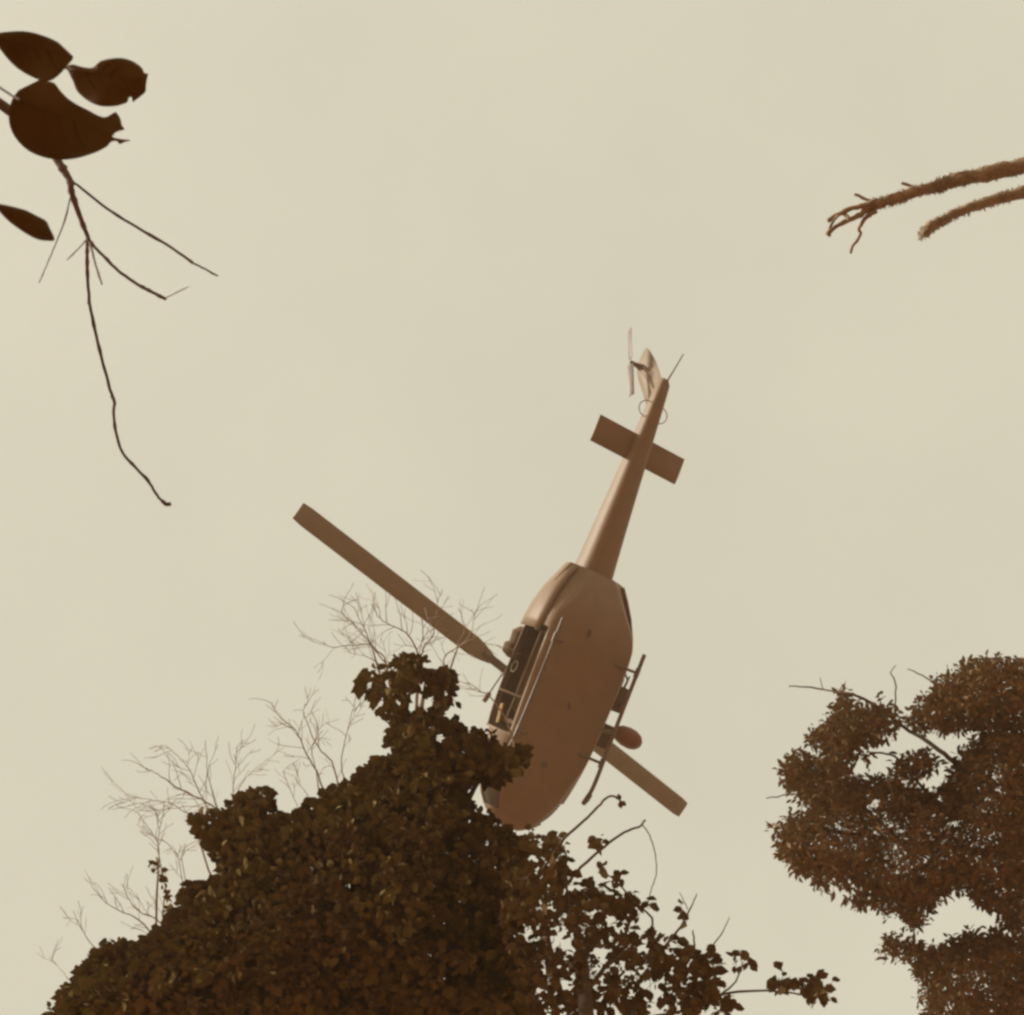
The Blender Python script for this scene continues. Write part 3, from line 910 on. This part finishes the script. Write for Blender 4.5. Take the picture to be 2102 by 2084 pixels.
# ---- leafless trees behind
def bare_tree(label, base, d, fork, mains, m=M_TWIG, gen=3, tw_len=75):
    t = thing('leafless_tree', label, 'tree', (base.x, base.y, 0), 'leafless trees behind the leafy one')
    fk = at(fork[0], fork[1], d)
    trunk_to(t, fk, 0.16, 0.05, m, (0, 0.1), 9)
    for pts, r0 in mains:
        sp = smooth_path(pts, 4)
        k = len(sp)
        dd = d + random.uniform(-0.7, 0.7)
        sl2 = random.uniform(-0.6, 0.6)
        W = [at(p[0] + random.uniform(-1.5, 1.5), p[1] + random.uniform(-1.5, 1.5), dd + sl2 * i / k) for i, p in enumerate(sp)]
        r0 *= 0.8
        pre = [fk.lerp(W[0], u) + Vector((0, 0, -0.15 * math.sin(u * math.pi))) for u in (0, 0.25, 0.5, 0.75)]
        rad = [r0 * 1.9 * d / F] * 4 + [max(0.7, r0 * (1 - 0.78 * i / (k - 1))) * d / F for i in range(k)]
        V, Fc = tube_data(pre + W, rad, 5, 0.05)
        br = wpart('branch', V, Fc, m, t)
        # fine side twigs of this branch, joined (hair-thin, past counting)
        V2, F2 = [], []

        def sprout(p, px_dir, ln, r, depth_, g_):
            q = list(p)
            path = [tuple(q)]
            ang = px_dir
            for s_ in range(5):
                ang += random.uniform(-0.28, 0.28)
                q = [q[0] + math.cos(ang) * ln / 5, q[1] - math.sin(ang) * ln / 5]
                path.append(tuple(q))
            zs_ = depth_ + np.linspace(0, random.uniform(-0.35, 0.35), 6)
            Wp = [at(a[0], a[1], z) for a, z in zip(path, zs_)]
            v, f = tube_data(Wp, [max(0.55, r * (1 - 0.14 * i)) * d / F for i in range(6)], 3, 0, False, len(V2))
            V2.extend(v)
            F2.extend(f)
            if g_ > 0:
                for _ in range(random.choice((1, 2, 2))):
                    i_ = random.randint(1, 4)
                    sprout(path[i_], ang + random.choice((-1, 1)) * random.uniform(0.4, 0.9), ln * random.uniform(0.4, 0.7), r * 0.75, zs_[i_], g_ - 1)
        for i in range(3, k):
            if random.random() < 0.52:
                dx, dy = sp[i][0] - sp[i - 1][0], -(sp[i][1] - sp[i - 1][1])
                an = math.atan2(dy, dx) + random.choice((-1, 1)) * random.uniform(0.35, 0.95)
                sprout(sp[i], an, tw_len * random.uniform(0.35, 1.0), max(0.7, r0 * 0.4), dd + sl2 * i / k, 1 if random.random() < 0.6 else 0)
        if V2:
            tw_o = mesh_obj('twigs', V2, F2, m, br)
            tw_o.matrix_parent_inverse = br.matrix_parent_inverse if False else Matrix()
            tw_o['kind'] = 'stuff'
    return t


bare_tree('leafless twiggy tree fanning out above the topmost leaves', at(860, 1900, 14.5), 14.2, (850, 1560),
          [([(872, 1400), (864, 1361), (855, 1335), (844, 1313), (832, 1298), (801, 1283), (775, 1265), (762, 1239)], 3.2),
           ([(830, 1400), (801, 1372), (770, 1335), (760, 1322), (736, 1293), (714, 1270), (700, 1255)], 2.4),
           ([(860, 1370), (870, 1330), (886, 1309), (892, 1287), (894, 1254), (900, 1232), (907, 1211)], 2.4),
           ([(900, 1410), (910, 1365), (914, 1348), (942, 1326), (962, 1307), (973, 1272), (968, 1250)], 2.6),
           ([(790, 1350), (760, 1324), (727, 1325), (677, 1328), (665, 1318)], 2.2),
           ([(800, 1385), (757, 1350), (735, 1344), (714, 1339)], 1.8),
           ([(940, 1330), (965, 1315), (1000, 1322), (1030, 1328)], 1.8),
           ([(760, 1322), (748, 1290), (738, 1270), (728, 1248)], 1.6),
           ([(1060, 1545), (1035, 1470), (1008, 1433), (985, 1418), (960, 1399)], 3.2),
           ([(860, 1350), (868, 1300), (866, 1270)], 1.4)], tw_len=80)
bare_tree('leafless tree with two slim forked boughs left of the leafy peak', at(640, 2000, 14.5), 14.0, (690, 1760),
          [([(696, 1640), (691, 1599), (680, 1562), (655, 1536), (634, 1495), (623, 1459), (632, 1440)], 2.8),
           ([(680, 1660), (665, 1624), (649, 1583), (623, 1536), (608, 1500), (572, 1469), (556, 1443)], 2.8),
           ([(650, 1670), (629, 1630), (603, 1593)], 1.8), ([(625, 1690), (608, 1650), (582, 1583)], 1.5),
           ([(706, 1610), (701, 1557), (711, 1511), (724, 1460), (732, 1423)], 1.8),
           ([(649, 1583), (640, 1540), (652, 1500), (640, 1460)], 1.3)], tw_len=55)
bare_tree('leafless tree spreading grey twigs over the lone leafy knob, far left', at(440, 2060, 14.5), 14.3, (470, 1860),
          [([(490, 1700), (453, 1666), (411, 1640), (360, 1614), (323, 1588), (300, 1578)], 2.8), ([(470, 1700), (442, 1650), (427, 1588), (422, 1521)], 2.2),
           ([(440, 1680), (416, 1640), (391, 1583), (365, 1552), (339, 1531)], 1.9), ([(480, 1660), (479, 1614), (483, 1570), (486, 1536)], 1.5),
           ([(400, 1680), (350, 1650), (300, 1640), (265, 1635)], 1.4), ([(430, 1660), (400, 1655), (350, 1660), (290, 1665)], 1.2),
           ([(490, 1620), (510, 1590), (540, 1580)], 1.2)], tw_len=75)
tD = bare_tree('leafless scrubby tree with thin twigs at the lowest left corner of the foliage', at(310, 2150, 13.8), 13.5, (330, 2010),
               [([(334, 1900), (336, 1862), (339, 1821), (328, 1769), (323, 1728), (305, 1700), (282, 1666)], 2.4), ([(326, 1760), (323, 1738), (330, 1690), (339, 1645)], 1.6),
                ([(330, 1950), (308, 1914), (277, 1883), (230, 1862), (189, 1821)], 2.6), ([(345, 1920), (323, 1888), (285, 1870), (262, 1840), (251, 1816)], 2.2),
                ([(230, 1970), (189, 1940), (170, 1910), (158, 1888)], 1.6), ([(390, 1830), (375, 1780), (380, 1740), (420, 1720)], 1.4),
                ([(375, 1850), (372, 1790), (360, 1750), (330, 1720)], 1.4), ([(140, 2010), (120, 1985), (100, 1965)], 1.3)], tw_len=60)
for k in range(26):                                            # the few small leaves still on one of its twigs
    u = random.random()
    px, py = 317 + 35 * u + random.uniform(-9, 9), 1762 + 95 * u + random.uniform(-6, 6)
    o = bpy.data.objects.new('leaf', [x for x in treeA.children if x.name.startswith('leaf')][0].data)
    COL.objects.link(o)
    o.parent = tD
    yv = rng.normal(0, 1, (1, 3))
    mt = Matrix((rot_from(yv, rng.uniform(0, 6, 1))[0] * random.uniform(0.06, 0.09)).tolist()).to_4x4()
    mt.translation = at(px, py, 13.4) - tD.location
    o.matrix_local = mt

# ---- dead limbs reaching in at the upper right
dt_base = at(2330, 1500, 15.0)
dead = thing('dead_tree', 'dead tree reaching two broken mossy limbs in at the upper right', 'tree', (4.4, 1.4, 0))
DD = 10.5
dtop = at(2420, 300, DD)
trunk_to(dead, Vector((dtop.x, dtop.y, dtop.z + 0.6)), 0.3, 0.16, M_DEAD, (0.1, 0))


def rough_limb(pts, rads, d, par, dn=0.0, n=10, wob=0.2, name='limb', sub=6, jit=2.2):
    sp = smooth_path([(*p, r) for p, r in zip(pts, rads)], sub)
    W = [at(p[0] + random.uniform(-jit, jit), p[1] + random.uniform(-jit, jit), d + dn * i / len(sp)) for i, p in enumerate(sp)]
    return wtube(name, W, [max(0.8, p[2] * random.uniform(0.9, 1.1)) * d / F for p in sp], M_DEAD, par, n, wob)


l1 = rough_limb([(2420, 300), (2300, 315), (2180, 330), (2080, 346), (1970, 369), (1921, 383), (1879, 394), (1836, 409), (1793, 422), (1768, 431)],
                [24, 21, 19, 17, 14.5, 12, 11.5, 10.5, 10.5, 8], DD, dead)
for pts, rads in [([(1790, 418), (1750, 428), (1721, 440), (1699, 454)], [7, 5.5, 5, 5.5]), ([(1775, 434), (1767, 441), (1744, 451), (1721, 463), (1701, 477), (1703, 484)], [6, 6, 5.5, 4.5, 5, 4]),
                  ([(1721, 441), (1712, 452), (1703, 470)], [4, 3, 3]), ([(1800, 432), (1779, 446), (1764, 469), (1766, 483), (1750, 506), (1746, 520)], [6, 4.5, 3.6, 3.4, 3.0, 2.6]),
                  ([(1800, 420), (1784, 412), (1754, 399)], [5, 4, 3]), ([(1895, 392), (1881, 386), (1851, 376)], [5, 4, 3]), ([(1744, 451), (1735, 441), (1728, 438)], [4, 4, 3])]:
    rough_limb(pts, rads, DD - 0.03, dead, 0.1, 7, 0.1, 'limb_stub', 4, 0.8)
l2 = rough_limb([(2420, 330), (2300, 350), (2180, 375), (2060, 405), (1970, 435), (1936, 452), (1907, 469), (1893, 484)], [19, 17, 15, 12, 9.5, 9.5, 11, 5.5], DD + 0.4, dead, -0.3)


def moss(par_pts, rad, d, count):
    """Shaggy lichen and bark flakes along a limb, joined."""
    V, Fc = [], []
    sp = smooth_path(par_pts, 14)
    for _ in range(count):
        p = sp[random.randrange(len(sp))]
        an = random.uniform(0, 6.283)
        r = rad * random.uniform(0.7, 1.0)
        c = at(p[0] + math.cos(an) * r, p[1] + math.sin(an) * r, d + random.uniform(-0.04, 0.04))
        ln = random.uniform(1.5, 5) * d / F
        a2 = an + random.uniform(-0.7, 0.7)
        e = Vector((RC @ np.array([math.cos(a2), -math.sin(a2), random.uniform(-0.6, 0.6)])).tolist()).normalized() * ln * 1.6
        sd2 = e.cross(Vector((RC[:, 2]).tolist())).normalized() * ln * 0.55
        b = len(V)
        V += [c - sd2 - e * 0.5, c + sd2 - e * 0.5, c + e + sd2 * 0.2, c + Vector((RC[:, 2]).tolist()) * ln * 0.6]
        Fc += [(b, b + 1, b + 2), (b, b + 2, b + 3), (b + 1, b + 3, b + 2), (b, b + 3, b + 1)]
    o = wpart('lichen', V, Fc, M_DEAD, dead)
    o['kind'] = 'stuff'


moss([(2180, 330), (2080, 346), (1970, 369), (1921, 383), (1879, 394), (1836, 409), (1793, 421)], 12.5, DD, 620)
moss([(2180, 330), (2080, 346), (1970, 369), (1915, 384)], 16.5, DD - 0.02, 420)
moss([(2140, 385), (2060, 405), (1970, 435)], 13.0, DD + 0.3, 260)
moss([(2060, 405), (1970, 435), (1936, 452), (1907, 469), (1893, 484)], 11, DD + 0.25, 330)

# ---- near sapling at the upper left: big leaves close to the lens, bare hanging twigs behind them
sap = thing('sapling', 'overhanging sapling with big dark leaves and bare drooping twigs at upper left', 'tree', (-1.9, 0.35, 0))
ND = 3.4
stt = at(-330, 120, ND)
trunk_to(sap, stt, 0.05, 0.018, M_TWIG_N, (0, 0), 9)


def near_twig(pts, r0, r1, d0, d1, name='twig', knots=True):
    sp = smooth_path(pts, 5)
    k = len(sp)
    rad = []
    for i in range(k):
        r = r0 + (r1 - r0) * i / (k - 1)
        if knots and random.random() < 0.14:
            r *= 1.3
        rad.append(1.2 * r * (d0 + (d1 - d0) * i / k) / F)
    W = [at(p[0] + random.uniform(-0.5, 0.5), p[1] + random.uniform(-0.5, 0.5), d0 + (d1 - d0) * i / (k - 1)) for i, p in enumerate(sp)]
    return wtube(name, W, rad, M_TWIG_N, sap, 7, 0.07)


near_twig([(-330, 120), (-150, 150), (-40, 190), (50, 250), (90, 295), (115, 325), (129, 347), (144, 372), (147, 393), (164, 445), (182, 491)], 11, 3.6, ND, 3.2, 'branch')
near_twig([(143, 369), (161, 382), (216, 426), (281, 467), (346, 505), (395, 539)], 2.3, 2.4, 3.2, 3.5)
near_twig([(395, 539), (420, 552), (447, 567)], 1.7, 1.5, 3.5, 3.55)
near_twig([(181, 489), (194, 507), (216, 529), (243, 556), (281, 583), (310, 599), (339, 614)], 2.6, 3.0, 3.2, 3.6)
near_twig([(338, 613), (362, 601), (387, 589)], 1.0, 0.8, 3.6, 3.1)
near_twig([(181, 490), (179, 510), (179, 548), (183, 616), (184, 626), (195, 678), (211, 744), (226, 800), (235, 826), (233, 848), (237, 882), (250, 926), (276, 958), (303, 986), (323, 1018), (339, 1034)], 3.0, 2.3, 3.2, 3.9)
near_twig([(333, 1028), (341, 1035), (351, 1035)], 3.6, 3.4, 3.9, 3.9)
near_twig([(229, 812), (234, 822), (236, 828)], 2.4, 3.0, 3.65, 3.66)
near_twig([(184, 497), (197, 545), (209, 583)], 2.1, 1.6, 3.2, 2.9)
near_twig([(180, 490), (160, 512), (138, 534)], 1.3, 0.9, 3.2, 2.5)
near_twig([(145, 402), (132, 455), (115, 499), (98, 540), (80, 580)], 1.4, 0.9, 3.2, 2.4)


def near_leaf(poly, d, tip, base, curl, tilt):
    """A traced leaf blade: its own distance, cupped along the midrib, with thickness, midrib and side veins."""
    poly = smooth_path([poly[-1]] + list(poly) + [poly[0]], 3)[3:-3]
    poly = [np.array(p, float) for p in poly[:-1]]
    ax = np.array(tip, float) - np.array(base, float)
    ln = np.linalg.norm(ax)
    ax /= ln
    nrm = np.array([-ax[1], ax[0]])

    def place(p, lift=0.0):
        r = np.array(p) - np.array(base)
        u, v = r @ ax / ln, r @ nrm / ln
        dep = d + tilt * u + curl * (v * v * 1.6 + (u - 0.4) ** 2 * 0.8) + 0.012 * math.sin(u * 9) * abs(v) * 2 - lift
        return at(p[0], p[1], dep)
    bm_ = bmesh.new()
    vs2 = [bm_.verts.new((p[0], p[1], 0)) for p in poly]
    f = bm_.faces.new(vs2)
    f.normal_update()
    bmesh.ops.triangulate(bm_, faces=[f])
    for _ in range(3):
        bmesh.ops.subdivide_edges(bm_, edges=[e for e in bm_.edges if not e.is_boundary and e.calc_length() > 14], cuts=1)
        bmesh.ops.triangulate(bm_, faces=bm_.faces[:])
    for v in bm_.verts:
        v.co = place((v.co.x, v.co.y))
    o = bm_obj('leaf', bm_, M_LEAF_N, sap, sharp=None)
    o.matrix_parent_inverse = Matrix.Translation(-sap.location)
    md = o.modifiers.new('blade', 'SOLIDIFY')
    md.thickness = 0.0012
    pts = [place(np.array(base) + ax * ln * t, 0.0012) for t in np.linspace(0.0, 0.92, 9)]
    V, Fc = tube_data(pts, [0.0016 * (1 - 0.7 * i / 8) for i in range(9)], 5)
    for t in (0.2, 0.36, 0.52, 0.68):
        for sg in (1, -1):
            a = np.array(base) + ax * ln * t
            b = a + (ax * 0.18 + nrm * sg * 0.2) * ln
            if inside([tuple(p) for p in poly], np.array([b]))[0]:
                v, fcs = tube_data([place(a, 0.002), place((a + b) / 2 - ax * 2, 0.002), place(b, 0.002)], [0.0009, 0.0007, 0.0004], 4, 0, True, len(V))
                V += v
                Fc += fcs
    vv = mesh_obj('vein', V, Fc, M_LEAF_N, o)
    vv.matrix_parent_inverse = Matrix()
    return o


near_leaf([(136, 138), (150, 133), (168, 138), (190, 140), (205, 128), (222, 122), (250, 120), (275, 128), (292, 141), (296, 150), (304, 153), (302, 162), (300, 175), (299, 188), (290, 197), (275, 208),
           (272, 207), (271, 200), (266, 199), (263, 204), (262, 209), (250, 214), (235, 218), (215, 219), (200, 216), (185, 209), (170, 198), (158, 185), (151, 167), (143, 152)],
          1.95, (302, 168), (140, 142), 0.05, -0.03)
near_leaf([(80, 165), (98, 168), (112, 172), (125, 188), (140, 203), (160, 216), (180, 226), (200, 237), (215, 241), (228, 235), (237, 231), (246, 243), (250, 258), (255, 266), (240, 271), (230, 280), (245, 285),
           (268, 288), (255, 292), (245, 296), (240, 290), (228, 291), (220, 300), (200, 311), (180, 318), (160, 324), (130, 328), (98, 325), (60, 310), (30, 280), (18, 245), (25, 205), (48, 178)],
          2.05, (252, 285), (40, 205), 0.06, 0.05)
near_leaf([(150, 116), (138, 134), (120, 154), (98, 166), (70, 160), (36, 140), (6, 108), (-14, 74), (20, 66), (60, 66), (100, 78), (128, 94)], 1.85, (150, 116), (-14, 74), 0.05, 0.03)
near_leaf([(92, 452), (102, 470), (112, 492), (98, 494), (74, 490), (44, 474), (12, 448), (-8, 420), (30, 426), (64, 436)], 1.8, (112, 492), (-8, 420), 0.05, 0.02)
# leaf stalks back to the branch
near_twig([(-330, 120), (-200, 60), (-100, 52), (-50, 58), (-14, 74)], 8, 2.2, ND, 1.86, 'branch')
near_twig([(-14, 74), (40, 104), (90, 122), (140, 142)], 2.2, 1.8, 1.88, 1.94, 'stalk')
near_twig([(-100, 52), (-50, 130), (0, 180), (40, 205)], 2.6, 2.0, 2.2, 2.04, 'stalk')
near_twig([(-200, 90), (-150, 300), (-80, 390), (-40, 405), (-8, 420)], 4, 2.0, 2.6, 1.81, 'stalk')

# ------------------------------------------------------------------ humid air between the lens and the helicopter
bm = bmesh.new()
box(bm, (0, 0, 23.5), (6100, 6100, 50))
hz = bpy.data.materials.new('humid_air')
hz.use_nodes = True
hz.node_tree.nodes.clear()
ho = hz.node_tree.nodes.new('ShaderNodeOutputMaterial')
hv = hz.node_tree.nodes.new('ShaderNodeVolumePrincipled')
hv.inputs['Color'].default_value = (1.0, 0.76, 0.52, 1)
hv.inputs['Density'].default_value = 0.0014
hv.inputs['Anisotropy'].default_value = 0.2
hz.node_tree.links.new(hv.outputs[0], ho.inputs['Volume'])
hobj = bm_obj('haze', bm, hz, smooth=False)
hobj['kind'] = 'stuff'
